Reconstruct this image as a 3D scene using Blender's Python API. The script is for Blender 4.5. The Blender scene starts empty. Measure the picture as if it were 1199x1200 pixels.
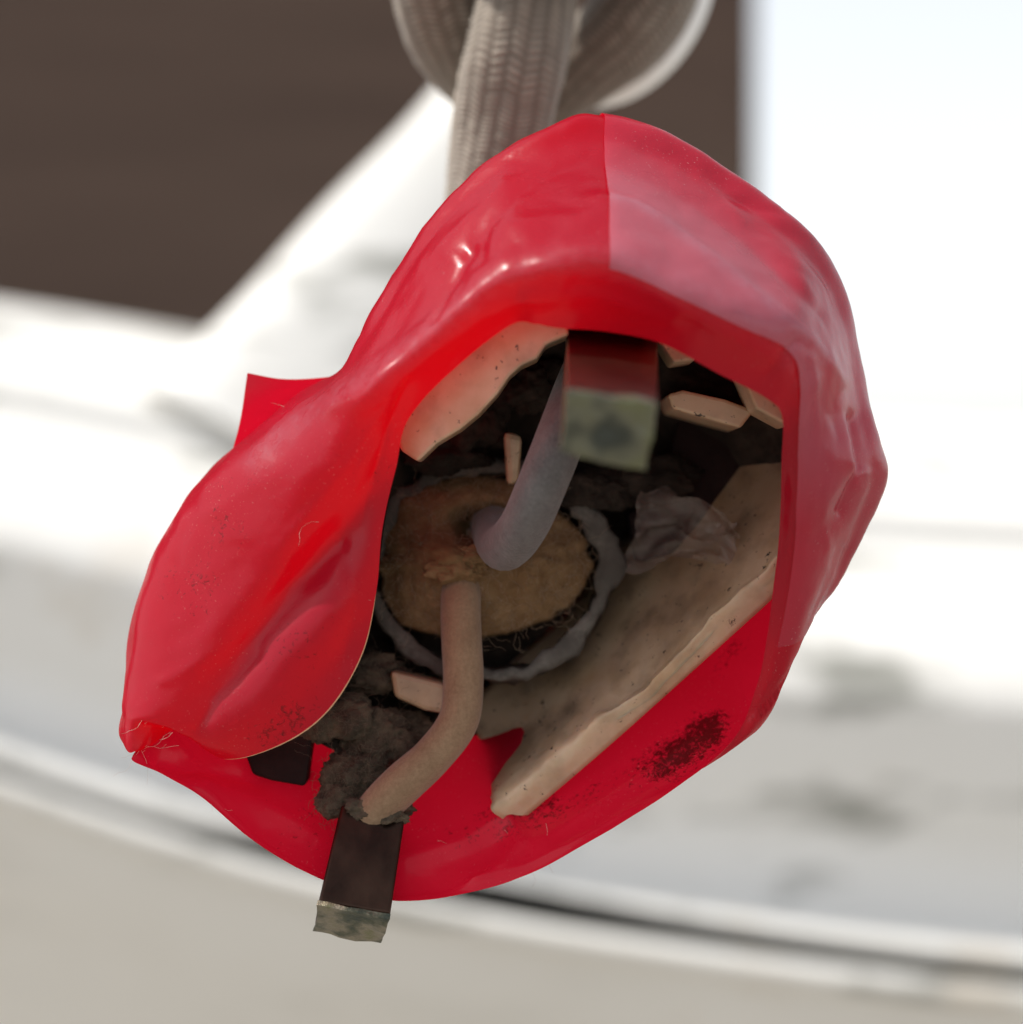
import bpy, bmesh, math, random
import numpy as np
from mathutils import Vector, noise
random.seed(7)
scene = bpy.context.scene
# ------------------------------------------------------------------ camera / light
Z0 = 1.2                      # the plug hangs about chest height
CAM_D = 0.200                 # camera to the focused plane, metres
MM = 0.001
cam_d = bpy.data.cameras.new("camera")
cam = bpy.data.objects.new("camera", cam_d); scene.collection.objects.link(cam)
cam.location = (0, -CAM_D, Z0); cam.rotation_euler = (math.radians(90), 0, 0)
cam_d.sensor_width = 36; cam_d.lens = 90
cam_d.clip_start = 0.005; cam_d.clip_end = 500
cam_d.dof.use_dof = True; cam_d.dof.focus_distance = CAM_D - 0.0005; cam_d.dof.aperture_fstop = 17.5
scene.camera = cam

SUN_DIR = Vector((-0.62, -0.03, 0.78)).normalized()   # towards the sun
world = bpy.data.worlds.new("World"); scene.world = world; world.use_nodes = True
wn = world.node_tree.nodes; wl = world.node_tree.links
sky = wn.new("ShaderNodeTexSky"); sky.sky_type = 'NISHITA'; sky.sun_disc = False
sky.sun_elevation = math.asin(SUN_DIR.z)
sky.sun_rotation = math.atan2(SUN_DIR.x, SUN_DIR.y)
hs = wn.new("ShaderNodeHueSaturation"); hs.inputs["Saturation"].default_value = 0.22   # thin bright haze: a nearly white sky
wl.new(sky.outputs[0], hs.inputs["Color"]); wl.new(hs.outputs[0], wn["Background"].inputs[0]); wn["Background"].inputs[1].default_value = 0.15
sd = bpy.data.lights.new("sun", 'SUN'); sd.energy = 3.5; sd.angle = math.radians(2.0); sd.color = (1, 0.95, 0.88)
sun = bpy.data.objects.new("sun", sd); scene.collection.objects.link(sun)
sun.rotation_euler = SUN_DIR.to_track_quat('Z', 'Y').to_euler(); sun.location = (-1, 0.2, 3)
scene.view_settings.view_transform = 'Standard'; scene.view_settings.look = 'None'
scene.view_settings.gamma = 1; scene.view_settings.exposure = 0.50

# ------------------------------------------------------------------ helpers
PXMM = 15.0                   # photo pixels per millimetre at the focused plane
def P(px, py, d):             # millimetre depth d behind (+) / before (-) the focused plane
    k = (200.0 + d) / 200.0
    return Vector(((px - 599.5) / PXMM * k * MM, d * MM, Z0 + (600.0 - py) / PXMM * k * MM))
def cr(pts, n, closed=False):
    """Catmull-Rom through array (k,dim): n samples per span."""
    p = np.asarray(pts, float); k = len(p); out = []
    spans = k if closed else k - 1
    for i in range(spans):
        if closed: a, b, c, d = p[(i-1) % k], p[i], p[(i+1) % k], p[(i+2) % k]
        else:
            b, c = p[i], p[i+1]
            a = p[i-1] if i > 0 else 2*b - c
            d = p[i+2] if i + 2 < k else 2*c - b
        for j in range(n):
            t = j / n
            out.append(0.5*((2*b) + (c-a)*t + (2*a-5*b+4*c-d)*t*t + (3*b-a-3*c+d)*t**3))
    if not closed: out.append(p[-1])
    return np.array(out)
def mesh_obj(name, verts, faces, mat=None, parent=None, smooth=True):
    me = bpy.data.meshes.new(name); me.from_pydata([tuple(v) for v in verts], [], faces); me.update()
    if smooth: me.polygons.foreach_set("use_smooth", [True]*len(me.polygons))
    o = bpy.data.objects.new(name, me); scene.collection.objects.link(o)
    if mat: me.materials.append(mat)
    if parent is not None: o.parent = parent; o.matrix_parent_inverse = parent.matrix_world.inverted() if parent.type != 'EMPTY' else parent_inv(parent)
    return o
def parent_inv(p):
    from mathutils import Matrix
    return Matrix.Translation(-p.location)
def empty(name, loc):
    o = bpy.data.objects.new(name, None); scene.collection.objects.link(o); o.location = loc; o.empty_display_size = 0.01; return o
def tag(o, label=None, cat=None, group=None, kind=None):
    if label: o["label"] = label
    if cat: o["category"] = cat
    if group: o["group"] = group
    if kind: o["kind"] = kind
    return o
def set_attr(o, name, vals):
    a = o.data.attributes.new(name, 'FLOAT', 'POINT'); a.data.foreach_set("value", np.asarray(vals, np.float32))
def grid_faces(nu, nv, closed_u=False, off=0):
    f = []
    for i in range(nu if closed_u else nu - 1):
        i2 = (i + 1) % nu
        for j in range(nv - 1):
            f.append((off+i*nv+j, off+i*nv+j+1, off+i2*nv+j+1, off+i2*nv+j))
    return f
def solid(o, th, offset=-1):
    m = o.modifiers.new("solid", 'SOLIDIFY'); m.thickness = th*MM; m.offset = offset; return m
def bevel(o, w, seg=2):
    m = o.modifiers.new("bevel", 'BEVEL'); m.width = w*MM; m.segments = seg; m.limit_method = 'ANGLE'; m.angle_limit = math.radians(35); return m
def fbm(p, s, octv=4):
    return noise.fractal(Vector(p)*s, 1.0, 2.0, octv)

class NT:
    def __init__(self, name):
        self.m = bpy.data.materials.new(name); self.m.use_nodes = True
        self.t = self.m.node_tree; self.n = self.t.nodes; self.bsdf = self.n["Principled BSDF"]; self.out = self.n["Material Output"]
        self.co = self.n.new("ShaderNodeTexCoord").outputs["Object"]
    def link(self, a, b): self.t.links.new(a, b)
    def noise(self, scale, detail=4, rough=0.55, vec=None, dist=0):
        x = self.n.new("ShaderNodeTexNoise"); x.inputs["Scale"].default_value = scale; x.inputs["Detail"].default_value = detail
        x.inputs["Roughness"].default_value = rough; x.inputs["Distortion"].default_value = dist; self.link(vec or self.co, x.inputs["Vector"]); return x.outputs["Fac"]
    def scaled(self, s):
        x = self.n.new("ShaderNodeMapping"); x.inputs["Scale"].default_value = s; self.link(self.co, x.inputs["Vector"]); return x.outputs["Vector"]
    def ramp(self, fac, stops):
        x = self.n.new("ShaderNodeValToRGB"); e = x.color_ramp.elements
        while len(e) < len(stops): e.new(0.5)
        for q, (p, c) in zip(e, stops):
            q.position = p; q.color = (*c, 1) if isinstance(c, tuple) else (c, c, c, 1)
        self.link(fac, x.inputs["Fac"]); return x.outputs["Color"]
    def math(self, op, a, b=None, clamp=False):
        x = self.n.new("ShaderNodeMath"); x.operation = op; x.use_clamp = clamp
        for i, v in enumerate((a, b)):
            if v is None: continue
            if isinstance(v, (int, float)): x.inputs[i].default_value = v
            else: self.link(v, x.inputs[i])
        return x.outputs[0]
    def mix(self, fac, a, b):
        x = self.n.new("ShaderNodeMix"); x.data_type = 'RGBA'
        for i, v in ((0, fac), (6, a), (7, b)):
            if isinstance(v, (int, float)): x.inputs[i].default_value = v
            elif isinstance(v, tuple): x.inputs[i].default_value = (*v, 1)
            else: self.link(v, x.inputs[i])
        return x.outputs[2]
    def attr(self, name):
        x = self.n.new("ShaderNodeAttribute"); x.attribute_name = name; return x.outputs["Fac"]
    def bump(self, h, strength=0.3, dist=0.0002):
        x = self.n.new("ShaderNodeBump"); x.inputs["Strength"].default_value = strength; x.inputs["Distance"].default_value = dist
        self.link(h, x.inputs["Height"]); self.link(x.outputs[0], self.bsdf.inputs["Normal"]); return x.outputs[0]
    def set(self, color=None, rough=None, metal=None, spec=None, **kw):
        for k, v in (("Base Color", color), ("Roughness", rough), ("Metallic", metal), ("Specular IOR Level", spec)):
            if v is None: continue
            if isinstance(v, (int, float)): self.bsdf.inputs[k].default_value = v
            elif isinstance(v, tuple): self.bsdf.inputs[k].default_value = (*v, 1)
            else: self.link(v, self.bsdf.inputs[k])
        return self

# ------------------------------------------------------------------ materials
def tape_material(name, rough, transl, haze):
    t = NT(name)
    n1 = t.noise(90, 4); 
    base = t.mix(n1, (0.41, 0.006, 0.026), (0.50, 0.012, 0.040))
    dirt = t.attr("dirt"); dust = t.attr("dust"); sheen_mask = t.attr("sheen_mask")
    sp = t.math('ADD', t.math('MULTIPLY', t.noise(2300, 5, 0.7, None, 0.6), 0.72), t.math('MULTIPLY', t.noise(330, 4, 0.6), 0.28))
    spk = t.ramp(t.math('ADD', sp, t.math('MULTIPLY', dirt, 0.30)), [(0.675, 0.0), (0.80, 0.85)])
    dn = t.noise(900, 5, 0.7)
    lo = t.noise(45, 3, 0.5)
    du = t.math('ADD', t.math('MULTIPLY', t.ramp(dn, [(0.30, 0.15), (0.80, 1.0)]), t.math('MULTIPLY', dust, 0.42)), t.math('MULTIPLY', t.ramp(lo, [(0.3, 0.95), (0.7, 1.05)]), t.math('MULTIPLY', sheen_mask, haze)), True)  # last term paints the outer turn's glossy reflection into the colour
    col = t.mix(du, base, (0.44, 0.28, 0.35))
    fd = t.ramp(t.noise(5200, 2, 0.5), [(0.66, 0.0), (0.74, 1.0)])
    col = t.mix(t.math('MULTIPLY', fd, t.ramp(t.noise(110, 3), [(0.42, 0.02), (0.68, 0.40)])), col, (0.75, 0.55, 0.55))
    col = t.mix(spk, col, (0.035, 0.012, 0.010))
    r = t.math('ADD', t.math('MULTIPLY', t.noise(260, 4), 0.16), rough - 0.08)
    r = t.math('ADD', r, t.math('MULTIPLY', du, 0.3))
    t.set(col, r, spec=0.45)
    b = t.bump(t.math('ADD', t.noise(420, 3, 0.5), t.math('ADD', t.math('MULTIPLY', t.noise(2600, 2), 0.16), t.math('MULTIPLY', t.noise(900, 3, 0.5, t.scaled((0.25, 1, 1.6))), 0.25))), 0.45, 0.00012)
    tr = t.n.new("ShaderNodeBsdfTranslucent"); t.link(t.mix(spk, (0.85, 0.006, 0.03), (0.05, 0.0, 0.0)), tr.inputs["Color"]); t.link(b, tr.inputs["Normal"])
    mx = t.n.new("ShaderNodeMixShader"); mx.inputs[0].default_value = transl
    t.link(t.bsdf.outputs[0], mx.inputs[1]); t.link(tr.outputs[0], mx.inputs[2]); t.link(mx.outputs[0], t.out.inputs["Surface"])
    return t.m
M_TAPE = tape_material("red_vinyl_tape", 0.25, 0.58, 0.02)
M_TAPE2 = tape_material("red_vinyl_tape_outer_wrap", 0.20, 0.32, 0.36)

def plastic_cream():
    t = NT("yellowed_cream_plastic")
    n = t.noise(120, 5, 0.6); base = t.ramp(n, [(0.3, (0.42, 0.265, 0.145)), (0.55, (0.56, 0.41, 0.275)), (0.75, (0.46, 0.29, 0.15))])
    dust = t.ramp(t.noise(300, 4, 0.55), [(0.45, 0.0), (0.80, 1.0)])
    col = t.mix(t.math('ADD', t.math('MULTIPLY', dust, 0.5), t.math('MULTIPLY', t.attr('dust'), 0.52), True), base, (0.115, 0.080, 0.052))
    sp = t.ramp(t.noise(1300, 4, 0.65), [(0.63, 0.0), (0.69, 1.0)])
    col = t.mix(sp, col, (0.03, 0.02, 0.015))
    t.set(col, 0.42); t.bump(t.noise(500, 3), 0.2, 0.0001)
    t.bsdf.inputs["Subsurface Weight"].default_value = 0.25; t.bsdf.inputs["Subsurface Radius"].default_value = (1.0, 0.45, 0.2); t.bsdf.inputs["Subsurface Scale"].default_value = 0.0015
    return t.m
M_CREAM = plastic_cream()
def dusty(name, c1, c2, sc=600, rough=0.95, bs=0.8, bd=0.0003):
    t = NT(name); n = t.noise(sc, 6, 0.7); n2 = t.noise(sc*0.22, 3)
    col = t.mix(t.ramp(n2, [(0.35, 0.0), (0.65, 1.0)]), t.ramp(n, [(0.3, c1), (0.7, c2)]), c1)
    t.set(col, rough, spec=0.15); t.bump(n, bs, bd); return t.m
M_BASE = dusty("grimy_black_plastic", (0.012, 0.009, 0.008), (0.075, 0.055, 0.042), 500)
M_DARK = dusty("dark_interior", (0.010, 0.005, 0.005), (0.030, 0.014, 0.013), 500, 0.8)
M_COTTON = dusty("brown_cotton_filler", (0.165, 0.095, 0.044), (0.30, 0.195, 0.105), 900)
M_RING = dusty("dusty_grey_rubber", (0.085, 0.075, 0.066), (0.19, 0.17, 0.15), 1400, 0.9, 0.5, 0.0002)
M_DUST = dusty("grey_brown_lint", (0.04, 0.032, 0.025), (0.20, 0.15, 0.10), 700)
def wire_mat(name, c1, c2, rough):
    t = NT(name); n = t.math('ADD', t.math('MULTIPLY', t.noise(500, 4, 0.6), 0.5), t.math('MULTIPLY', t.noise(3200, 3, 0.7), 0.5))
    col = t.ramp(n, [(0.34, c1), (0.64, c2)]); sp = t.ramp(t.noise(1500, 3), [(0.72, 0.0), (0.76, 1.0)])
    t.set(t.mix(sp, col, (0.06, 0.045, 0.035)), rough, spec=0.35); t.bump(t.noise(2600, 6, 0.7), 0.8, 0.00016)
    t.bsdf.inputs["Sheen Weight"].default_value = 0.25
    return t.m
M_WIRE_TAN = wire_mat("dusty_tan_insulation", (0.20, 0.118, 0.064), (0.31, 0.200, 0.118), 0.8)
M_WIRE_GREY = wire_mat("dusty_grey_insulation", (0.075, 0.066, 0.064), (0.135, 0.122, 0.118), 0.6)
def brass_mat():
    t = NT("tarnished_brass"); n = t.noise(260, 5, 0.6, t.scaled((1, 1, 0.25)))
    t.set(t.ramp(n, [(0.3, (0.026, 0.014, 0.010)), (0.7, (0.075, 0.042, 0.028))]), 0.34, 0.85); t.bump(t.noise(900, 4), 0.15, 0.0001); return t.m
M_BRASS = brass_mat()
def tip_mat():
    t = NT("corroded_pin_end"); n = t.noise(330, 5, 0.6)
    c = t.ramp(n, [(0.32, (0.020, 0.036, 0.034)), (0.45, (0.085, 0.09, 0.06)), (0.56, (0.24, 0.21, 0.155)), (0.7, (0.15, 0.155, 0.06))])
    t.set(c, 0.42, 0.55); t.bump(t.noise(1500, 5, 0.7), 0.7, 0.00025); return t.m
M_TIP = tip_mat()
def tip_mat2():
    t = NT("greenish_pin_end"); n = t.noise(260, 3, 0.5)
    t.set(t.ramp(n, [(0.35, (0.05, 0.055, 0.045)), (0.5, (0.14, 0.14, 0.10)), (0.62, (0.15, 0.155, 0.085))]), 0.32, 0.7); t.bump(t.noise(900, 3), 0.3, 0.0002); return t.m
M_TIP2 = tip_mat2()
def cord_mat():
    t = NT("grey_braided_textile"); h = t.attr("weave"); n = t.noise(500, 5)
    c = t.mix(h, (0.10, 0.080, 0.062), (0.40, 0.345, 0.285)); c = t.mix(t.math('MULTIPLY', n, 0.5), c, (0.24, 0.195, 0.15))
    t.set(c, 0.7, spec=0.3); t.bump(t.noise(4000, 3), 0.4, 0.0001); t.bsdf.inputs["Sheen Weight"].default_value = 0.3; return t.m
M_CORD = cord_mat()
def film_mat():
    t = NT("thin_clear_film"); t.set((0.42, 0.35, 0.31), 0.15)
    tr = t.n.new("ShaderNodeBsdfTransparent"); tr.inputs[0].default_value = (0.9, 0.85, 0.82, 1)
    mx = t.n.new("ShaderNodeMixShader"); mx.inputs[0].default_value = 0.74
    t.link(t.bsdf.outputs[0], mx.inputs[1]); t.link(tr.outputs[0], mx.inputs[2]); t.link(mx.outputs[0], t.out.inputs["Surface"]); return t.m
M_FILM = film_mat()
def paint_white(name="chipped_white_paint", chips=0.8):
    t = NT(name); n = t.noise(20, 5, 0.6); base = t.mix(n, (0.72, 0.705, 0.66), (0.82, 0.815, 0.79))
    st = t.ramp(t.noise(48, 6, 0.62, t.scaled((0.5, 1, 1.6))), [(0.56, 0.0), (0.66, 1.0)])
    rust = t.ramp(t.noise(38, 5, 0.6), [(0.60, 0.0), (0.75, 1.0)])
    c = t.mix(t.math('MULTIPLY', rust, 0.5), base, (0.55, 0.45, 0.32))
    c = t.mix(t.math('MULTIPLY', st, chips), c, (0.20, 0.20, 0.17))
    t.set(c, 0.45); t.bump(t.noise(60, 5), 0.3, 0.001); return t.m
M_PAINT = paint_white(); M_PAINT_PLAIN = paint_white('plain_white_paint', 0.12)
def flat(name, c, rough=0.8):
    t = NT(name); t.set(t.mix(t.noise(25, 4), c, tuple(x*1.08 for x in c)), rough); return t.m
M_WALLW = flat("white_plaster", (0.86, 0.87, 0.89))
M_GAP = flat("dark_gap", (0.012, 0.012, 0.008))
M_STRAP = flat("white_plastic_strap", (0.86, 0.85, 0.82), 0.5)
def brown_wall():
    t = NT("dark_brown_boards"); n = t.noise(14, 5, 0.6, t.scaled((0.25, 1, 3)))
    t.set(t.ramp(n, [(0.3, (0.062, 0.034, 0.022)), (0.7, (0.112, 0.068, 0.047))]), 0.75); return t.m
M_BROWN = brown_wall()
M_EDGE = flat("yellowed_adhesive_edge", (0.55, 0.30, 0.16), 0.6)
M_FIBRE = flat("pale_lint_fibre", (0.26, 0.19, 0.13), 0.9)

# ------------------------------------------------------------------ background
def sheet_rows(name, rows_px, ncol, mat, parent=None, sub=6):
    """rows_px: list of rows, each a list of (px,py,d); smooth along the row, linear between rows"""
    rows = [cr(r, sub) for r in rows_px]; k = len(rows[0]); v = []
    for i in range(k):
        for r in rows: v.append(P(*r[i]))
    return mesh_obj(name, v, grid_faces(k, len(rows)), mat, parent)
wa, wb = P(-3200, -900, 430), P(887, 1500, 430)
wall = mesh_obj("wall", [(x, y, z) for y in (wa.y, wa.y+0.06) for (x, z) in ((wa.x, wb.z), (wb.x, wb.z), (wb.x, wa.z), (wa.x, wa.z))],
    [(0, 1, 2, 3), (7, 6, 5, 4), (0, 4, 5, 1), (1, 5, 6, 2), (2, 6, 7, 3), (3, 7, 4, 0)], M_BROWN, None, False); bevel(wall, 3, 3)
tag(wall, "dark brown boarded wall blurred behind the white painted metal", kind="structure")
ground = mesh_obj("ground", [(-150, -150, 0), (150, -150, 0), (150, 150, 0), (-150, 150, 0)], [(0, 1, 2, 3)], flat("pale_concrete", (0.24, 0.22, 0.19)), None, False)  # unseen sheet, added to bounce light up onto tape and pins
tag(ground, "unseen pale ground below the frame, added for bounce light", kind="structure")
XS = [-1300, -420, -200, 0, 200, 370, 600, 800, 1000, 1199, 1420, 1700]
TY = [180, 310, 338, 365, 398, 430, 470, 490, 500, 508, 515, 520]
BY = [350, 775, 860, 932, 1000, 1050, 1098, 1130, 1158, 1181, 1202, 1218]
GW = [5, 5, 5, 5, 7, 30, 36, 21, 15, 11, 8, 6]          # gap above the bottom bead, px
def row(f, d, off=0.0, gap=0.0):
    return [(x, t + (b - t)*f - off - g*gap, d) for x, t, b, g in zip(XS, TY, BY, GW)]
body = empty("painted_metal_body", P(600, 1300, 220))
tag(body, "white chipped paint metal body with curved moulded rim behind the plug", "metalwork")
main = sheet_rows("moulded_panel", [row(-0.02, 275), row(0.0, 262), row(0.02, 256), row(0.13, 236), row(0.16, 231), row(0.19, 232), row(0.22, 228), row(0.36, 212), row(0.42, 207),
        row(0.47, 205), row(0.50, 204.6), row(0.70, 211), row(0.88, 214, 6), row(0.915, 204.5, 10), row(0.945, 203, 12, 0.4), row(0.962, 204, 12, 0.8), row(0.966, 207, 12, 0.9), row(0.97, 214, 12, 0.9)], 0, M_PAINT, body)
bead = sheet_rows("rim_bead", [row(0.972, 216, 8, 0), row(0.972, 206, 8, 0), row(0.975, 202, 7), row(0.985, 200, 4), row(0.995, 200.2, 1), row(1.003, 202, -2), row(1.006, 206, -3), row(1.006, 216, -4)], 0, M_PAINT, body)
gapm = sheet_rows("rim_gap", [row(0.955, 217, 14, 1.2), row(1.01, 217, 0)], 0, M_GAP, body)
low = sheet_rows("lower_panel", [row(1.0, 211, -2), row(1.03, 212, -4), row(1.2, 232, -4), row(1.5, 276, -4), row(1.9, 350, -4)], 0, M_PAINT_PLAIN, body)
# diagonal arm rising from the body: rounded flat bar
def bar_section(path, half, thick, nseg=16):
    c = cr(path, 8); v = []; k = len(c)
    for i, q in enumerate(c):
        p = P(q[0], q[1], q[2]); a_ = c[max(i-1, 0)]; b_ = c[min(i+1, k-1)]
        t = (P(*b_[:3]) - P(*a_[:3])).normalized(); side = t.cross(Vector((0, 1, 0))).normalized(); nrm = side.cross(t).normalized()
        h = q[3]/PXMM*MM*(200+q[2])/200
        for s in range(nseg):
            an = 2*math.pi*s/nseg; cx, sx = math.cos(an), math.sin(an)
            v.append(p + side*h*math.copysign(abs(cx)**0.6, cx) + nrm*thick*MM*math.copysign(abs(sx)**0.6, sx))
    f = grid_faces(k, nseg); 
    for i in range(k-1): f.append((i*nseg+nseg-1, i*nseg, (i+1)*nseg, (i+1)*nseg+nseg-1))
    f.append(tuple(range(nseg))); f.append(tuple(range((k-1)*nseg, k*nseg))[::-1])
    return v, f
v, f = bar_section([(330, 560, 236, 190), (405, 440, 245, 152), (480, 320, 256, 125), (545, 215, 264, 95), (585, 145, 268, 78), (605, 112, 270, 62), (612, 97, 271, 30)], 0, 10)
arm = mesh_obj("arm", v, f, M_PAINT, body)

# ------------------------------------------------------------------ the plug
plug = empty("electric_plug", P(600, 1060, 5))
tag(plug, "broken electric plug wrapped in red tape with two bare pins, hanging from braided cord", "plug")
ST = [
 # r0 free edge      r1               r2               r3               r4               r5
 [(652,384,-11),(645,306,-14.5),(645,235,-7.2),(650,178,-1.4),(662,141,2),(640,190,14)],
 [(710,388,-11.5),(715,298,-15),(712,220,-6.8),(708,168,-1.0),(705,136,3),(670,190,15)],
 [(775,402,-12),(800,335,-15),(800,258,-7.0),(788,200,-1.0),(775,157,3),(720,220,16)],
 [(840,437,-12),(870,368,-14.5),(880,300,-7.2),(868,245,-1.2),(850,202,3),(760,260,17)],
 [(900,468,-11),(927,396,-13),(945,345,-8.2),(942,303,-2.8),(932,268,3),(800,320,18)],
 [(917,490,-9.5),(940,440,-11),(968,410,-8),(982,375,-2),(974,335,4),(820,380,18)],
 [(916,540,-7),(941,510,-8.5),(975,490,-7),(1001,465,-2),(993,420,4),(840,430,18)],
 [(915,590,-5.5),(942,575,-7),(985,560,-6),(1018,540,-2),(1014,505,4),(850,480,18)],
 [(912,640,-4.5),(938,630,-5.5),(972,612,-4),(1010,585,-1),(1027,552,4),(850,540,18)],
 [(906,690,-3.5),(930,688,-4.2),(958,672,-3),(984,650,1),(1002,612,5),(850,580,18)],
 [(899,745,-2.5),(918,745,-3),(940,738,-2),(956,718,1.5),(962,685,6),(840,620,18)],
 [(888,800,-1.5),(902,803,-1.8),(917,796,-0.6),(920,765,4),(905,705,9),(820,650,19)],
 [(858,868,-0.5),(866,864,0.2),(874,848,2),(866,800,6.5),(830,720,12),(780,650,20)],
 [(785,928,0),(785,915,1.5),(775,880,4),(755,800,9),(730,720,17),(700,640,24)],
 [(705,978,0),(703,965,1.5),(695,920,4.5),(680,840,9),(660,760,18),(640,660,25)],
 [(622,1023,0),(620,1008,1.5),(615,965,4.5),(600,880,9),(590,800,19),(590,680,26)],
 [(540,1048,0),(538,1034,1.5),(535,985,4.5),(530,900,9),(530,810,20),(560,690,27)],
 [(470,1057,0),(470,1042,1.5),(468,990,5),(470,910,9),(480,820,20),(540,690,27)],
 [(410,1043,0.5),(412,1028,2),(415,980,5),(425,900,10),(450,810,20),(520,680,27)],
 [(350,1018,0),(354,1004,1.4),(362,965,4.5),(385,890,10),(410,800,19),(500,660,26)],
 [(290,980,-.3),(297,968,1),(312,935,4),(350,870,10),(375,780,16),(480,640,22)],
 [(235,933,-.6),(243,922,.8),(262,905,3.5),(310,850,9),(345,750,16),(470,620,22)],
 [(190,907,-1),(200,895,.5),(225,885,3),(270,830,9),(310,720,16),(460,600,22)],
 [(154,890,-1.6),(163,880,-0.8),(180,864,1.2),(200,800,7),(270,690,15),(450,580,22)],
 [(178,874,-0.4),(160,880,-1.8),(148,878,-0.8),(147,835,4),(220,700,13),(440,570,22)],
 [(212,856,1.0),(180,850,-1.2),(152,846,-1.6),(145,826,2),(195,715,10),(430,560,22)],
 [(262,889,-0.6),(215,862,-2.4),(170,834,-2.2),(143,815,1),(190,690,10),(425,550,22)],
 [(330,872,-2.5),(270,835,-3.2),(205,805,-2.6),(147,785,1),(200,650,10),(420,540,22)],
 [(385,832,-3),(325,785,-3.4),(240,758,-2.9),(161,718,1.2),(220,610,10),(420,530,22)],
 [(425,765,-3),(365,720,-3.6),(280,695,-3.3),(186,656,1.5),(250,560,10),(420,520,22)],
 [(441,690,-3),(392,645,-4.0),(312,628,-4.0),(217,600,1.5),(290,520,10),(430,500,22)],
 [(448,620,-4),(412,575,-5.4),(348,560,-5.2),(265,545,1.0),(340,480,10),(450,470,22)],
 [(465,550,-5.5),(438,508,-7.4),(395,498,-6.6),(332,490,0),(370,450,9),(470,440,22)],
 [(480,490,-7),(460,455,-10),(435,446,-10),(402,445,-4),(404,428,3),(480,410,18)],
 [(540,425,-8.5),(522,380,-12),(495,366,-8),(462,358,-2),(440,362,3),(520,370,17)],
 [(600,380,-10),(583,328,-13.5),(548,290,-7.6),(520,268,-2),(504,264,3),(560,300,16)],
 [(628,380,-11),(615,314,-14),(593,245,-7.4),(578,208,-1.6),(574,190,2.5),(600,230,15)],
]
GC = np.array([588., 330., 33.]); GR = 72.
ctl = []
for s in ST:
    q = np.array(s[5], float); d = q[:2] - GC[:2]; d = d/ (np.linalg.norm(d)+1e-6)
    ctl.append(s + [(GC[0]+d[0]*GR*1.15, GC[1]+d[1]*GR*1.15, 29.), (GC[0]+d[0]*GR, GC[1]+d[1]*GR, 34.)])
ctl = np.array(ctl, float)                  # (36, 8, 3)
NU, NV = 13, 15
tmp = np.array([cr(c, NV) for c in ctl])    # along v
grid = np.stack([cr(tmp[:, j], NU, True) for j in range(tmp.shape[1])], axis=1)   # (36*8, nv, 3)
nu, nv = grid.shape[:2]
W = np.array([[P(*grid[i, j]) for j in range(nv)] for i in range(nu)])   # world positions
def normals(W):
    du = np.roll(W, -1, 0) - np.roll(W, 1, 0); dv = np.gradient(W, axis=1)
    n = np.cross(dv, du); return n/(np.linalg.norm(n, axis=2, keepdims=True)+1e-12)
Nn = normals(W); sgn0 = 1.0 if np.mean(Nn[26:60, 26:40, 2]) > 0 else -1.0
def blob(px, py, cx, cy, rx, ry, ang=0):
    c, s = math.cos(math.radians(ang)), math.sin(math.radians(ang))
    x, y = px-cx, py-cy; u = (x*c+y*s)/rx; w = (-x*s+y*c)/ry
    return math.exp(-(u*u+w*w))
DIRT = [(798,880,62,30,-38,.92),(730,830,130,16,-42,.62),(860,760,50,14,-55,.6),(690,930,120,20,-30,.35),(220,690,50,40,-50,.55),(330,850,60,24,-30,.58),(280,600,60,60,0,.36),(350,760,90,60,-40,.36),(370,970,70,40,0,.5),(560,970,90,40,-20,.42),(440,540,40,60,0,.3),(830,850,24,16,-50,.7),(640,950,40,20,0,.3)]
CREST = [(300,540),(350,490),(400,458),(450,432),(520,375),(580,330),(640,306),(715,298),(800,335),(870,368),(925,396),(940,440)]
def seg_dist(px, py, L=None):
    best = 1e9; L = L or CREST
    for (x0,y0),(x1,y1) in zip(L, L[1:]):
        dx, dy = x1-x0, y1-y0; t = max(0, min(1, ((px-x0)*dx+(py-y0)*dy)/(dx*dx+dy*dy)))
        best = min(best, math.hypot(px-x0-t*dx, py-y0-t*dy))
    return best
RIDGES = [([(700,232),(745,243),(800,280),(880,345),(950,400),(985,445)], 7, 0.42), ([(545,290),(620,215),(690,180),(790,225),(880,290),(960,365)], 12, -0.40), ([(505,375),(522,345),(535,318),(548,290)], 6, -0.7),
  ([(440,470),(520,395),(600,352),(700,345),(790,372)], 10, 0.35), ([(590,262),(690,250)], 6, 0.22), ([(430,420),(470,345),(520,285),(590,215)], 8, 0.28), ([(945,420),(955,500),(950,590)], 8, 0.35), ([(1000,490),(1010,545),(985,600)], 8, -0.8),
  ([(520,330),(600,285),(700,270)], 9, -0.25), ([(760,340),(860,395),(920,430)], 8, 0.3), ([(560,350),(640,330),(720,340),(830,390)], 7, -0.25), ([(930,400),(900,440)], 8, -0.6), ([(480,450),(450,520),(440,560)], 9, -0.5), ([(455,470),(410,540),(330,640)], 10, 0.35),
  ([(190,800),(260,760),(350,690)], 10, 0.35), ([(230,860),(250,820),(300,770)], 14, -0.8), ([(400,640),(420,700),(400,770)], 12, -0.35)]
FOLDS = [([(600,965),(612,990),(590,1020),(560,1038)], 12, -0.9), ([(470,1010),(540,990),(590,960)], 16, -0.8), ([(240,920),(300,945),(370,985)], 18, -1.0), ([(190,890),(250,905),(300,915)], 12, 1.0), ([(640,985),(740,920),(840,840)], 14, -0.5)]
rc = random.Random(3)
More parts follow.
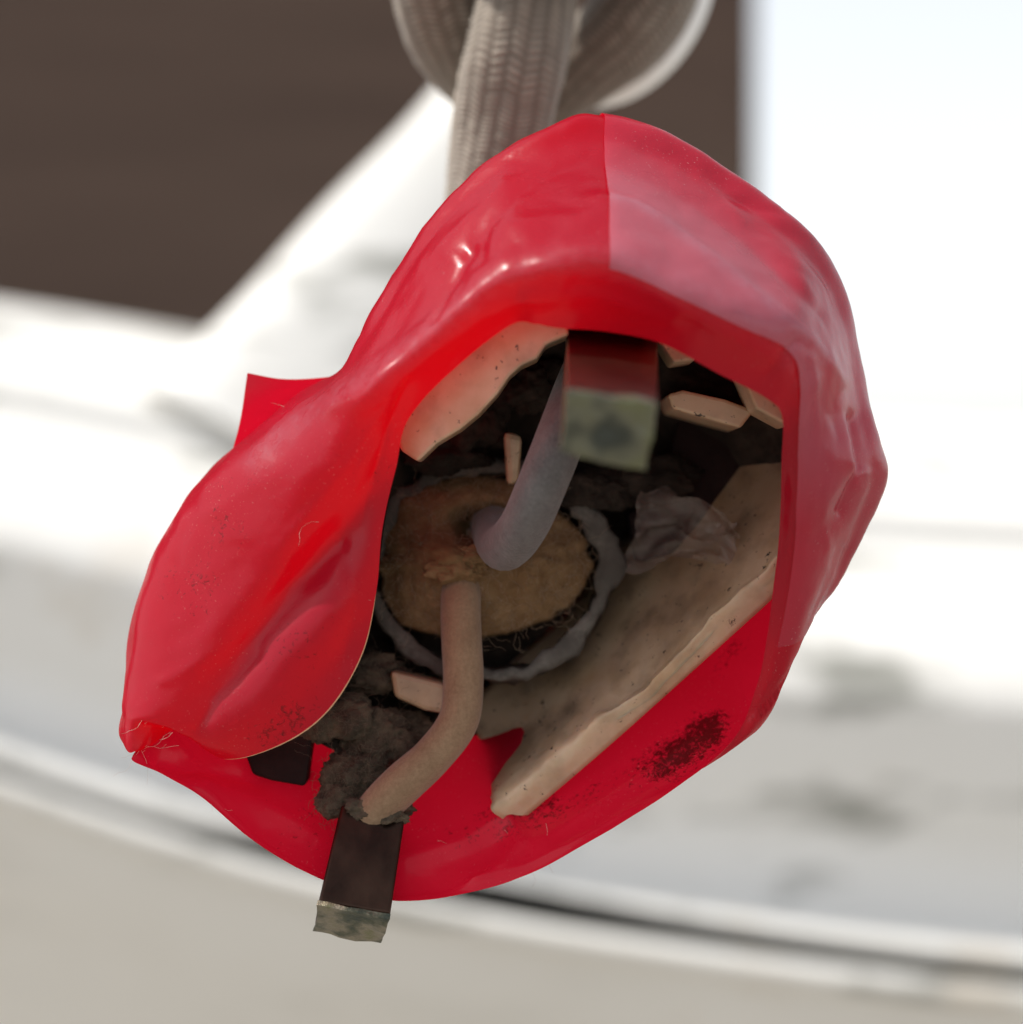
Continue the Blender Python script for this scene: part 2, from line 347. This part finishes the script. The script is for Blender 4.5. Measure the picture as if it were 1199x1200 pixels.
for k in range(70):      # fine wrinkles
    x0, y0, ang = rc.choice([(rc.uniform(200, 430), rc.uniform(560, 860), -0.85), (rc.uniform(450, 960), rc.uniform(160, 420), 0.5), (rc.uniform(400, 620), rc.uniform(220, 470), -0.8), (rc.uniform(930, 1000), rc.uniform(430, 700), 1.4)])
    ang += rc.gauss(0, 0.35); ln = rc.uniform(25, 90); cv = rc.uniform(-0.3, 0.3)
    RIDGES.append(([(x0, y0), (x0+ln/2*math.cos(ang), y0+ln/2*math.sin(ang)), (x0+ln/2*(math.cos(ang)+math.cos(ang+cv)), y0+ln/2*(math.sin(ang)+math.sin(ang+cv)))], rc.uniform(4, 7), rc.choice([-1, 1])*rc.uniform(0.05, 0.16)))
BB = {id(L_): (min(p[0] for p in L_), max(p[0] for p in L_), min(p[1] for p in L_), max(p[1] for p in L_)) for L_, _, _ in RIDGES}
dirt = np.zeros((nu, nv)); dust = np.zeros((nu, nv)); wr = np.zeros((nu, nv))
for i in range(nu):
    for j in range(nv):
        px, py, d = grid[i, j]
        if j < NV*5.5:
            dirt[i, j] = min(1, sum(k*blob(px, py, cx, cy, rx, ry, an) for cx, cy, rx, ry, an, k in DIRT))
            dust[i, j] = math.exp(-(seg_dist(px, py)/15.0)**2) * (0.9 if d < 0 else 0)
            wr[i, j] = 0.22*fbm(W[i, j], 120, 3) + 0.07*fbm(W[i, j], 380, 3)
            # diagonal ridge on the left flap, dents on the lip
            c, s = math.cos(math.radians(-48)), math.sin(math.radians(-48)); x, y = px-345, py-690
            al, ac = x*c+y*s, -x*s+y*c
            if d < 2 and px < 500: wr[i, j] += 1.7*math.exp(-(ac/22)**2)*math.exp(-(al/150)**2) - 1.0*math.exp(-((ac-55)/35)**2)*math.exp(-(al/140)**2)
            if py > 780 and d > -0.9:
                wr[i, j] += 0.9*fbm(W[i, j]*1.0 + 3.0, 45, 2)*min(1, j/10)*min(1, (py-780)/70)
                for L_, w_, h_ in FOLDS:
                    q_ = seg_dist(px, py, L_)
                    if q_ < 4*w_: wr[i, j] += h_*sgn0*math.exp(-math.sqrt((q_/w_)**2+.05))*min(1, j/5)
            if d < 3:
                for L_, w_, h_ in RIDGES:
                    bx0, bx1, by0, by1 = BB[id(L_)]
                    if px < bx0-5*w_ or px > bx1+5*w_ or py < by0-5*w_ or py > by1+5*w_: continue
                    q_ = seg_dist(px, py, L_)
                    if q_ < 5*w_: wr[i, j] += h_*sgn0*math.exp(-math.sqrt((q_/w_)**2+.05))
        fade = min(1, j/8.0)
        wr[i, j] *= 0.4 + 0.6*fade
W2 = W + Nn*wr[:, :, None]*MM
tape = mesh_obj("tape_sleeve", W2.reshape(-1, 3), grid_faces(nu, nv, True), M_TAPE, plug)
set_attr(tape, "dirt", dirt.ravel()); set_attr(tape, "dust", dust.ravel())
tape["label"] = "red vinyl tape wrapped as an open puckered sleeve"
N2 = normals(W2)
# second turn of tape over the upper right, its cut end making the seam line near the top
SIL = [(640,130),(700,135),(775,157),(850,202),(932,268),(974,335),(993,420),(1018,520)]
def sub_patch(name, us, j0, j1, off, mat, parent):
    v = []; dd = []; du_ = []; sc_ = []
    for i in us:
        for j in range(j0, j1+1):
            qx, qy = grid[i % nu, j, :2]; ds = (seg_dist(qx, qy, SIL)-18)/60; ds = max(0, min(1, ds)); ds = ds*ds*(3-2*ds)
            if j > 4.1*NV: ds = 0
            sc_.append((0.12+0.88*ds)*max(0.15, min(1, (640-qy)/170)))  # strength of the painted sheen, fading at the silhouette and lower down
            v.append(W2[i % nu, j] + N2[i % nu, j]*off*MM*max(0.12, min(1, (us[-1]-i)/24))); dd.append(dirt[i % nu, j]*0.3); du_.append(min(1, dust[i % nu, j]*0.5 + (0.8*math.exp(-(seg_dist(*grid[i % nu, j, :2], RIDGES[0][0])/6)**2) if j < 4.2*NV else 0)))  # du_ also paints the whitened fold's highlight as a pale line
    o = mesh_obj(name, v, grid_faces(len(us), j1-j0+1), mat, parent); set_attr(o, "dirt", dd); set_attr(o, "dust", du_); set_attr(o, "sheen_mask", sc_); return o
sgn = 1.0 if np.mean(N2[26:60, 26:40, 2]) > 0 else -1.0      # outward on the top
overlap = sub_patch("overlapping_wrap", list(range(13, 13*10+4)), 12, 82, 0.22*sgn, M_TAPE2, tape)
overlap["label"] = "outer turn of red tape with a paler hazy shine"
# loose cut end behind the left shoulder
ev = [[(262,560,6),(280,500,6.2),(290,437,6.5)],[(310,555,7),(320,500,7.5),(330,444,7)],[(360,540,8),(365,490,8.2),(372,443,7.6)],[(430,520,9),(430,480,9),(425,436,8.5)]]
g = np.array([cr(r, 6) for r in ev]); g = np.stack([cr(g[:, j], 6) for j in range(g.shape[1])], 1)
tail = mesh_obj("loose_tape_end", [P(*q) for q in g.reshape(-1, 3)], grid_faces(g.shape[0], g.shape[1]), M_TAPE, tape)
# tiny inner strip of tape stuck by the pins (torn corners)
def slab(name, poly, d, thick, mat, parent, bev=0.15, smooth=False, dfun=None):
    n = len(poly); v = [P(x, y, (dfun(x, y) if dfun else d)) for x, y in poly]
    v += [p + Vector((0, thick*MM, 0)) for p in v]
    f = [tuple(range(n))[::-1], tuple(range(n, 2*n))] + [(i, (i+1) % n, n+(i+1) % n, n+i) for i in range(n)]
    o = mesh_obj(name, v, f, mat, parent, smooth)
    bm = bmesh.new(); bm.from_mesh(o.data); bmesh.ops.recalc_face_normals(bm, faces=bm.faces); bm.to_mesh(o.data); bm.free()
    if bev: bevel(o, bev)
    return o
# adhesive line on the free edge of the left flap
def tube(name, path, rad, mat, parent, n=10, sub=8, prof=None, cap=True, px_r=False):
    c = cr(path, sub); k = len(c); pts = [P(*q[:3]) for q in c]; v = []
    up = Vector((0, 1, 0.13)).normalized()
    for i in range(k):
        t = (pts[min(i+1, k-1)] - pts[max(i-1, 0)]).normalized()
        s = t.cross(up); s = s.normalized() if s.length > 1e-4 else Vector((1, 0, 0)); nr = s.cross(t).normalized(); up = nr
        r = (c[i][3] if len(c[i]) > 3 else rad)*MM
        for a_ in range(n):
            an = 2*math.pi*a_/n; rr = r*(prof(a_/n, i) if prof else 1)
            v.append(pts[i] + (s*math.cos(an) + nr*math.sin(an))*rr)
    f = []
    for i in range(k-1):
        for a_ in range(n): f.append((i*n+a_, i*n+(a_+1) % n, (i+1)*n+(a_+1) % n, (i+1)*n+a_))
    if cap: f += [tuple(range(n))[::-1], tuple(range((k-1)*n, k*n))]
    return mesh_obj(name, v, f, mat, parent)
edge_pts = [W2[i % nu, 0] for i in range(26*NU, 30*NU)]
ev_, ef_ = [], []
for k, p in enumerate(edge_pts):
    w = 0.07*math.sin(math.pi*k/(len(edge_pts)-1))**0.5*(0.7+0.3*random.random())
    for a_ in range(6): ev_.append(Vector(p) + Vector((math.cos(a_*math.pi/3), math.sin(a_*math.pi/3)*0.8, math.sin(a_*math.pi/3)))*w*MM)
for k in range(len(edge_pts)-1):
    for a_ in range(6): ef_.append((k*6+a_, k*6+(a_+1) % 6, k*6+6+(a_+1) % 6, k*6+6+a_))
mesh_obj("adhesive_edge", ev_, ef_, M_EDGE, tape)

# housing: lower right wall
HR = [[(606,966,4.6),(700,886,4.2),(770,824,3.6),(850,752,2.6),(905,702,1.6),(960,650,1.0)],
      [(580,952,4.0),(648,893,3.7),(700,850,3.2),(762,806,2.8),(835,728,1.8),(905,662,.8),(960,610,.2)],
      [(577,938,4.8),(646,880,4.6),(698,838,4.2),(760,797,3.8),(833,720,2.8),(905,652,1.8),(960,600,1.2)],
      [(575,912,8),(640,852,8.2),(690,805,8.2),(755,745,7.6),(825,672,6.6),(905,590,5.6),(960,540,5)],
      [(570,884,10.5),(625,810,12.4),(680,755,12.6),(745,690,12),(815,615,11),(905,530,9.4),(960,480,8)],
      [(545,830,12.5),(600,775,15),(660,720,17),(720,640,16.5),(800,560,15),(900,470,12.5),(950,430,11)]]
rows = []
for r in HR:
    c = cr(r, 12); m = np.linspace(0, len(c)-1, 70); i0 = np.floor(m).astype(int).clip(0, len(c)-2); rows.append(c[i0] + (c[i0+1]-c[i0])*(m-i0)[:, None])
rows = np.array(rows).transpose(1, 0, 2); fine = np.array([cr(r, 5) for r in rows])
for i in range(fine.shape[0]):
    for j in range(fine.shape[1]):
        w_ = P(*fine[i, j]); n_ = fbm(w_, 160, 3)
        if j >= 3: fine[i, j, 2] += 0.35*n_
        if 3 <= j <= 11: fine[i, j, 0] += 8*fbm(w_, 260, 4); fine[i, j, 1] += 8*fbm(w_ + Vector((1, 1, 1)), 260, 4)
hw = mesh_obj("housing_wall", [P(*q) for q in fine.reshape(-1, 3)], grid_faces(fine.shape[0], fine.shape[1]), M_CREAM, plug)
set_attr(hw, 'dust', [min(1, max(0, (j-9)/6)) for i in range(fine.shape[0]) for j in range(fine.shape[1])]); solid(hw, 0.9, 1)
# upper left shard, upper right ledge, small tabs
slab("housing_shard", [(470,528),(490,541),(512,520),(540,503),(562,485),(583,462),(598,440),(612,428),(630,420),(640,404),(668,392),(655,360),(592,356),(545,398),(500,448),(462,500)], -5, 6, M_CREAM, plug, 0.25, dfun=lambda x, y: -3.2-(x-470)*0.02)
slab("housing_shard", [(782,462),(800,457),(850,468),(884,481),(868,502),(826,490),(788,479)], -0.5, 13, M_CREAM, plug, 0.25)
slab("housing_shard", [(760,375),(830,395),(816,421),(790,425)], -5, 8, M_CREAM, plug, 0.2)
slab("housing_shard", [(865,430),(945,462),(925,500),(886,479)], -7, 8, M_CREAM, plug, 0.2)
slab("housing_tab", [(457,786),(515,800),(540,812),(530,838),(498,833),(462,817)], 5.5, 5, M_CREAM, plug, 0.4)
slab("housing_tab", [(590,505),(612,510),(608,565),(594,570)], 5.0, 4, M_CREAM, plug, 0.5)
slab("dark_slab", [(286,880),(325,845),(368,850),(358,922),(318,915),(296,908)], 4.0, 4, M_DARK, plug, 0.3)  # dark slab standing for the shade inside a hollow opening
slab("dark_slab", [(735,600),(770,590),(800,470),(890,500),(905,560),(830,640),(745,660)], 11, 4, M_DARK, plug, 0.5)
sr = [[(462,520,0.5),(446,610,1.5),(432,700,2),(400,800,2.5),(350,858,3)], [(448,520,5),(420,610,6),(405,700,7),(375,790,7),(335,840,6)], [(452,530,12),(415,620,13),(400,700,13),(370,780,12),(345,820,10)]]
sg = np.array([cr(r, 6) for r in sr]); sg = np.array([cr(sg[:, k_], 4) for k_ in range(sg.shape[1])])
hs_ = mesh_obj("hidden_lining", [P(*q) for q in sg.reshape(-1, 3)], grid_faces(sg.shape[0], sg.shape[1]), M_DARK, plug); solid(hs_, 0.8, 0)  # hidden dark sheet, added to keep red light off the cotton disc
# grimy floor of the housing
BP = [(455,560,8),(470,470,5),(560,385,0),(650,340,-2),(740,350,-2),(850,400,0),(930,470,3),(935,560,7),(900,640,10),(800,760,13),(680,850,12),(572,858,12),(505,880,8.5),(430,890,6),(360,860,5),(340,800,8),(390,700,10),(430,630,10)]
bc = cr(BP, 5, True); ctr = np.array([640, 620, 18.]); v = [P(*ctr)]; f = []; NR = 22
for r in range(1, NR+1):
    t = r/NR
    for q in bc:
        p = ctr + (q-ctr)*t; p[2] = ctr[2] + (q[2]-ctr[2])*t**2.2
        w_ = P(*p); p[2] += 1.3*fbm(w_, 160, 4)*(1-t**4) + 0.5*fbm(w_, 700, 3)*(1-t**4); v.append(P(*p))
n = len(bc)
for i in range(n):
    f.append((0, 1+i, 1+(i+1) % n))
    for r in range(NR-1): f.append((1+r*n+i, 1+(r+1)*n+i, 1+(r+1)*n+(i+1) % n, 1+r*n+(i+1) % n))
floor_ = mesh_obj("housing_floor", v, f, M_BASE, plug)

# cord grip ring with its nub, seen tilted; cotton filler disc in it
RC = (572, 668); RD = 9.0
def ringpt(a_, r, dd=0):      # a_ degrees clockwise from right; tilt: lower side nearer
    x = math.cos(math.radians(a_)); y = math.sin(math.radians(a_))
    return (RC[0] + r*x, RC[1] + r*0.90*y, RD - 1.2*y + dd)
prof = [(129,3.5),(129,0.2),(131,0),(141,-0.1),(144,0.3),(145,3.5)]
v = []; nr_ = 120
for i in range(nr_):
    a_ = 360*i/nr_; 
    nub = math.exp(-((a_-358)/9)**2) + math.exp(-((a_+2)/9)**2) + 0.55*math.exp(-((a_-330)/14)**2) + 0.5*math.exp(-((a_-45)/7)**2)
    for k, (r, dd) in enumerate(prof):
        q = ringpt(a_, r + 2.0*math.sin(a_*0.11) + (nub*16 if k >= 3 else 0), dd); w_ = P(*q)
        v.append(P(q[0] + 9*fbm(w_, 420, 5), q[1] + 9*fbm(w_+Vector((2, 0, 0)), 600, 3), q[2] + 0.15*fbm(w_, 900, 3)))
ring = mesh_obj("cord_grip_ring", v, grid_faces(nr_, len(prof), True), M_RING, plug); solid(ring, 0.3, 0)
ring["label"] = "dusty grey rubber ring with a nub"
v = []; nr_ = 130; rad_ = np.linspace(0, 1, 34)
for i in range(nr_):
    a_ = 2*math.pi*i/nr_
    for t in rad_:
        R_ = 1 + 0.07*math.sin(3*a_+1) + 0.05*fbm(Vector((math.cos(a_), math.sin(a_), 0)), 6, 3)
        px = 562 + 126*t*R_*math.cos(a_); py = 655 + 97*t*R_*math.sin(a_)
        d = 9.6 - 3.4*(1-t**2.4) - 1.0*(py-655)/97
        w_ = P(px, py, 10); d += 0.55*fbm(w_, 330, 5) + 0.16*fbm(w_, 1500, 3)
        d += 6.5*blob(px, py, 566, 620, 36, 22) - 2.6*blob(px, py, 532, 648, 34, 24)
        if t > .97: d += 2.5
        v.append(P(px, py, d))
disc = mesh_obj("cotton_filler", v, grid_faces(nr_, len(rad_), True), M_COTTON, plug)
disc["label"] = "brown fuzzy cotton packing round the wires"
# lint fibres round the packing and on the tape
def fibres(name, spots, mat, parent, r=0.022):
    V, F = [], []
    for (px, py, d, ln, an, curl) in spots:
        pts = []; x, y, z = px, py, d; a_ = an
        for k in range(7):
            pts.append(P(x, y, z)); x += math.cos(a_)*ln/6; y += math.sin(a_)*ln/6; z += random.uniform(-.15, .1); a_ += random.uniform(-curl, curl)
        b0 = len(V)
        for p in pts:
            for s in range(3): V.append(p + Vector((math.cos(s*2.09), 0.4*math.sin(s*4.1), math.sin(s*2.09)))*r*MM)
        for k in range(6):
            for s in range(3): F.append((b0+k*3+s, b0+k*3+(s+1) % 3, b0+k*3+3+(s+1) % 3, b0+k*3+3+s))
    return tag(mesh_obj(name, V, F, mat, parent), kind="stuff")
sp = []
for k in range(260):
    a_ = random.uniform(0, 2*math.pi); t = random.uniform(0.84, 1.02)
    sp.append((562+124*t*math.cos(a_), 655+96*t*math.sin(a_), 7.8-1.0*math.sin(a_)-2.2*(1-t), random.choice([8, 12, 16, 24, 40]), a_+random.gauss(0, 1.3), 1.1))
for k in range(500):
    a_ = random.uniform(0, 2*math.pi); t = math.sqrt(random.uniform(0, .8)); px, py = 562+124*t*math.cos(a_), 655+96*t*math.sin(a_)
    sp.append((px, py, 9.0-3.4*(1-t**2.4)-1.0*(py-655)/97, random.uniform(8, 24), random.uniform(0, 6.28), 0.8))
fibres("cotton_fibres", sp, M_FIBRE, disc, 0.014)

# pins
def hexa(name, front, back, mat, parent, bev=0.3, cuts=1):
    v = [P(*q) for q in front] + [P(*q) for q in back]
    f = [(0, 1, 2, 3), (7, 6, 5, 4), (0, 4, 5, 1), (1, 5, 6, 2), (2, 6, 7, 3), (3, 7, 4, 0)]
    o = mesh_obj(name, v, f, mat, parent, False)
    bm = bmesh.new(); bm.from_mesh(o.data)
    bmesh.ops.subdivide_edges(bm, edges=bm.edges, cuts=cuts, use_grid_fill=True); bmesh.ops.recalc_face_normals(bm, faces=bm.faces)
    bm.to_mesh(o.data); bm.free(); bevel(o, bev, 3); return o
def lerp4(A, B, t): return [tuple(a+(b-a)*t for a, b in zip(x, y)) for x, y in zip(A, B)]
def roughen(o, amt, scale):
    for vv in o.data.vertices:
        q = vv.co; vv.co = q + Vector((fbm(q, scale, 3), fbm(q+Vector((3, 0, 0)), scale, 3), fbm(q+Vector((0, 5, 0)), scale, 3)))*amt*MM
def pin(end, base, name="brass_pin", tm=None):
    body_ = hexa(name, lerp4(end, base, 0.045), base, M_BRASS, plug, 0.25, 0)
    tip = hexa("corroded_tip", end, lerp4(end, base, 0.047), tm or M_TIP, body_, 0.3, 7); roughen(tip, 0.22, 420); return body_
pa = pin([(663,457,-30),(771,472,-30),(757,553,-29),(655,532,-29)], [(664,376,4),(772,386,4),(764,450,5),(660,440,5)], tm=M_TIP2)
pa["label"] = "tarnished brass pin under the tape lip, out of focus"
pb = pin([(372,1062,-2.2),(457,1077,-2.2),(446,1108,1.4),(367,1091,1.4)], [(400,942,3),(476,950,3),(470,985,7),(396,980,7)])
pb["label"] = "tarnished brass pin poking out below the tape"
# wires
tube("insulated_wire", [(552,640,12,1.7),(543,672,8.2,1.62),(540,705,5.9,1.62),(541,750,4.8,1.62),(543,800,4.2,1.62),(537,845,3.6,1.62),(508,885,3.2,1.6),(470,920,3.0,1.7),(440,950,3.4,1.6),(420,980,5,1.5)], 1.7, M_WIRE_TAN, plug, 20, 8)["label"] = "tan dusty insulated wire bending to the lower pin"
tube("insulated_wire", [(578,616,11,1.9),(584,634,5,1.9),(594,640,0.8,1.9),(615,614,-3.4,1.9),(636,566,-5.5,1.9),(658,510,-5,1.9),(675,460,-2,1.8),(690,420,2,1.7)], 1.9, M_WIRE_GREY, plug, 20, 8)["label"] = "grey dusty insulated wire bending up to the upper pin"
clump_later = [("cotton_tuft", 536, 668, 5.6, 1.5, 21, 1.5, 0.8), ("cotton_tuft", 548, 655, 5.6, 1.4, 22, 1.5, 0.8)]
# lint clumps
M_LINT = flat('grey_lint_fibre', (0.13, 0.10, 0.07), 0.95)
def clump(name, px, py, d, r, seed, sx=1, sy=1, mat=M_DUST):
    bm = bmesh.new(); bmesh.ops.create_icosphere(bm, subdivisions=5, radius=1)
    c = P(px, py, d)
    for vv in bm.verts:
        nrm = vv.co.normalized(); k = 1 + 0.40*fbm(nrm + Vector((seed, 0, 0)), 1.3, 5) + 0.10*fbm(nrm + Vector((seed, 3, 0)), 9, 3)
        vv.co = c + Vector((nrm.x*sx, nrm.y*0.8, nrm.z*sy))*r*MM*k
    me = bpy.data.meshes.new(name); bm.to_mesh(me); bm.free(); me.polygons.foreach_set("use_smooth", [True]*len(me.polygons)); me.materials.append(mat)
    o = bpy.data.objects.new(name, me); scene.collection.objects.link(o); o.parent = plug; o.matrix_parent_inverse = parent_inv(plug); return o
CL = [(385,838,5,2.5,1,1.3,.9),(440,868,6.5,2.6,2,1.2,1),(415,905,5.2,2.0,3,1.2,.9),(430,790,8,2.2,4,1.4,.7),(400,940,4.8,1.8,5,1,.8),(480,870,8.5,2.2,6,1,1),(560,490,9,2.6,7,1,1.2),(620,450,8,2.4,8,1.2,1),(760,560,11,2.6,9,1.5,.8),(520,530,9,2.3,10,1.5,.7),(450,950,4.2,1.5,11,1.6,.6),(700,575,10,2.2,12,1.3,.8)]
for i_, q in enumerate(CL): clump("lint_clump", *q, mat=M_DUST if i_ < 6 or i_ == 10 else M_BASE)
for q in clump_later: clump(*q, mat=M_COTTON)
clump('lint_clump', 456, 957, 2.7, 0.9, 31, 1.5, 0.8)
clump('lint_clump', 424, 948, 3.0, 1.2, 32, 1.2, 0.8)
sp = []
for (px, py, d, r, sd_, sx, sy) in CL[:6]:
    for k in range(150): sp.append((px+random.gauss(0, r*8*sx), py+random.gauss(0, r*8*sy), d-r*0.8, random.uniform(8, 28), random.uniform(0, 6.28), .8))
fibres("lint_fibres", sp, M_LINT, plug, 0.011)
# crumpled film
v = []; nf = 26
for i in range(nf):
    for j in range(nf):
        a_, b_ = i/(nf-1), j/(nf-1); px = 732 + 132*a_ + 20*(1-b_)*(1-a_); py = 575 + 95*b_ + 40*a_*(1-b_) - 15*math.sin(3*a_)
        w_ = Vector((a_, b_, 0)); d = 6.5 - 2*a_ + 3.2*abs(fbm(w_, 1.9, 2)) + 0.7*abs(fbm(w_ + Vector((5, 1, 0)), 3.5, 1))
        v.append(P(px + 14*fbm(w_ + Vector((3, 0, 0)), 3, 2), py + 14*fbm(w_ + Vector((0, 3, 0)), 3, 2), d))
film = mesh_obj("crumpled_film", v, grid_faces(nf, nf), M_FILM, plug, False)
# specks on the lip: dust grains and beads, made metallic to stand for glints
V, F = [], []
bm = bmesh.new()
for k in range(260):
    i = random.choice(list(range(32*NU, 36*NU))*3 + list(range(36*NU, 37*NU)) + list(range(0, 4*NU))); j = int(random.gauss(14, 6)); j = max(2, min(30, j))
    p = Vector(W2[i, j]) + Vector(N2[i, j])*sgn*0.03*MM; r = random.choice([.04, .06, .08, .10])*MM
    for vv in bmesh.ops.create_icosphere(bm, subdivisions=1, radius=r)["verts"]: vv.co += p
me = bpy.data.meshes.new("dust_glints"); bm.to_mesh(me); bm.free(); gm = flat("pale_grain", (0.9, 0.82, 0.80), 0.2); me.materials.append(gm)
gm.node_tree.nodes['Principled BSDF'].inputs['Metallic'].default_value = 0.9
o = bpy.data.objects.new("dust_glints", me); scene.collection.objects.link(o); o.parent = tape; o.matrix_parent_inverse = parent_inv(plug); tag(o, kind="stuff")

sp = []
for k in range(24):
    i = random.choice(list(range(15*NU, 25*NU))*2 + list(range(25*NU, 36*NU))); j = random.randint(1, 3*NV if i > 25*NU else 2*NV)
    q = grid[i, j]; sp.append((q[0], q[1], q[2]-0.35, random.choice([10, 18, 30, 45]), random.uniform(0, 6.28), 0.55))
sp += [(318,472,4,42,0.25,.2), (640,965,2.2,60,1.4,.35), (200,858,-2,26,2.6,.5)]
fibres("stray_hairs", sp, flat("pale_hair", (0.62, 0.50, 0.44), 0.6), tape, 0.010)
# ------------------------------------------------------------------ braided cord and its knot
def braided(name, path, parent, n=108, per_mm=13):
    c = cr(path, 24); pts = [P(*q[:3]) for q in c]; L = [0]
    for a_, b_ in zip(pts, pts[1:]): L.append(L[-1] + (b_-a_).length)
    k = int(L[-1]/MM*per_mm); s_ = np.linspace(0, L[-1], k); arr = np.array([list(p) for p in pts]); rr = np.array([q[3] for q in c])
    C = np.stack([np.interp(s_, L, arr[:, a_]) for a_ in range(3)], 1); R = np.interp(s_, L, rr)
    v = []; wv_ = []; up = Vector((0, 1, 0.13)).normalized()
    NC = 18
    for i in range(k):
        t = Vector(C[min(i+1, k-1)] - C[max(i-1, 0)]).normalized(); s = t.cross(up).normalized(); nr = s.cross(t).normalized(); up = nr
        for a_ in range(n):
            u = a_/n; col = u*NC; ci = math.floor(col); fr = col-ci
            sl = 1 if ci % 2 == 0 else -1
            ph = s_[i]/MM/0.46 + sl*fr*0.8 + 0.35*noise.noise(Vector((u*6, s_[i]/MM*0.5, 1))) + 0.5*(ci % 2)
            h = (0.5+0.5*math.cos(2*math.pi*ph))**0.7 * math.sin(math.pi*fr)**0.5
            h = h*(0.75+0.7*noise.noise(Vector((ci*3.1, ph//1*1.7, 0))))
            r = R[i]*(1 + 0.055*h - 0.028 + 0.05*math.cos(2*math.pi*u*3 + s_[i]/MM*0.35))*MM
            an = 2*math.pi*u
            v.append(Vector(C[i]) + (s*math.cos(an)+nr*math.sin(an))*r); wv_.append(max(0, min(1, h)))
    f = []
    for i in range(k-1):
        for a_ in range(n): f.append((i*n+a_, i*n+(a_+1) % n, (i+1)*n+(a_+1) % n, (i+1)*n+a_))
    f += [tuple(range(n))[::-1], tuple(range((k-1)*n, k*n))]
    o = mesh_obj(name, v, f, M_CORD, parent); set_attr(o, "weave", wv_); return o
cord = braided("braided_cord", [(572,560,24,4.3),(574,420,30,4.4),(572,320,33,4.45),(577,230,32,4.5),(590,150,30,4.55),(604,70,28,4.55),(616,0,30,4.5),(640,-90,36,4.5),(700,-170,44,4.5)], plug)
cord["label"] = "grey braided textile cord"
braided("knot_loop", [(640,-200,30,4.6),(560,-130,30,4.6),(514,-60,32,4.6),(522,10,35,4.4),(552,75,40,4.0),(600,125,46,3.4),(650,120,48,3.4)], plug)
braided("knot_loop", [(650,118,47,3.2),(690,72,44,3.9),(738,25,42,4.6),(770,-40,42,4.8),(740,-120,42,4.8),(640,-150,36,4.8),(520,-190,34,4.8),(520,-420,34,4.8)], plug)
braided("knot_loop", [(520,-190,36,4.8),(540,-140,26,4.8),(610,-112,20,4.8),(690,-108,22,4.8),(770,-120,30,4.8),(790,-160,40,4.8)], plug)  # unseen turn above the frame, added to shade the top of the cord
# white strap under the loop
strap_pts = [(640,128,50),(690,112,49),(735,100,49),(775,72,50),(805,30,52),(822,-20,54),(826,-80,56)]
c = cr(strap_pts, 8); v = []; k = len(c)
for i in range(k):
    p = P(*c[i]); t = (P(*c[min(i+1, k-1)])-P(*c[max(i-1, 0)])).normalized(); s = t.cross(Vector((0, 1, 0))).normalized()
    w_ = 1.35
    for a_ in range(12):
        an = a_*math.pi/6; v.append(p + s*w_*MM*math.cos(an) + Vector((0, 1, 0))*4.5*MM*math.sin(an) )
f = []
for i in range(k-1):
    for a_ in range(12): f.append((i*12+a_, i*12+(a_+1) % 12, (i+1)*12+(a_+1) % 12, (i+1)*12+a_))
f += [tuple(range(12))[::-1], tuple(range((k-1)*12, k*12))]
strap = mesh_obj("plastic_strap", v, f, M_STRAP)
tag(strap, "white curved strap under the cord knot at the top edge", "strap")
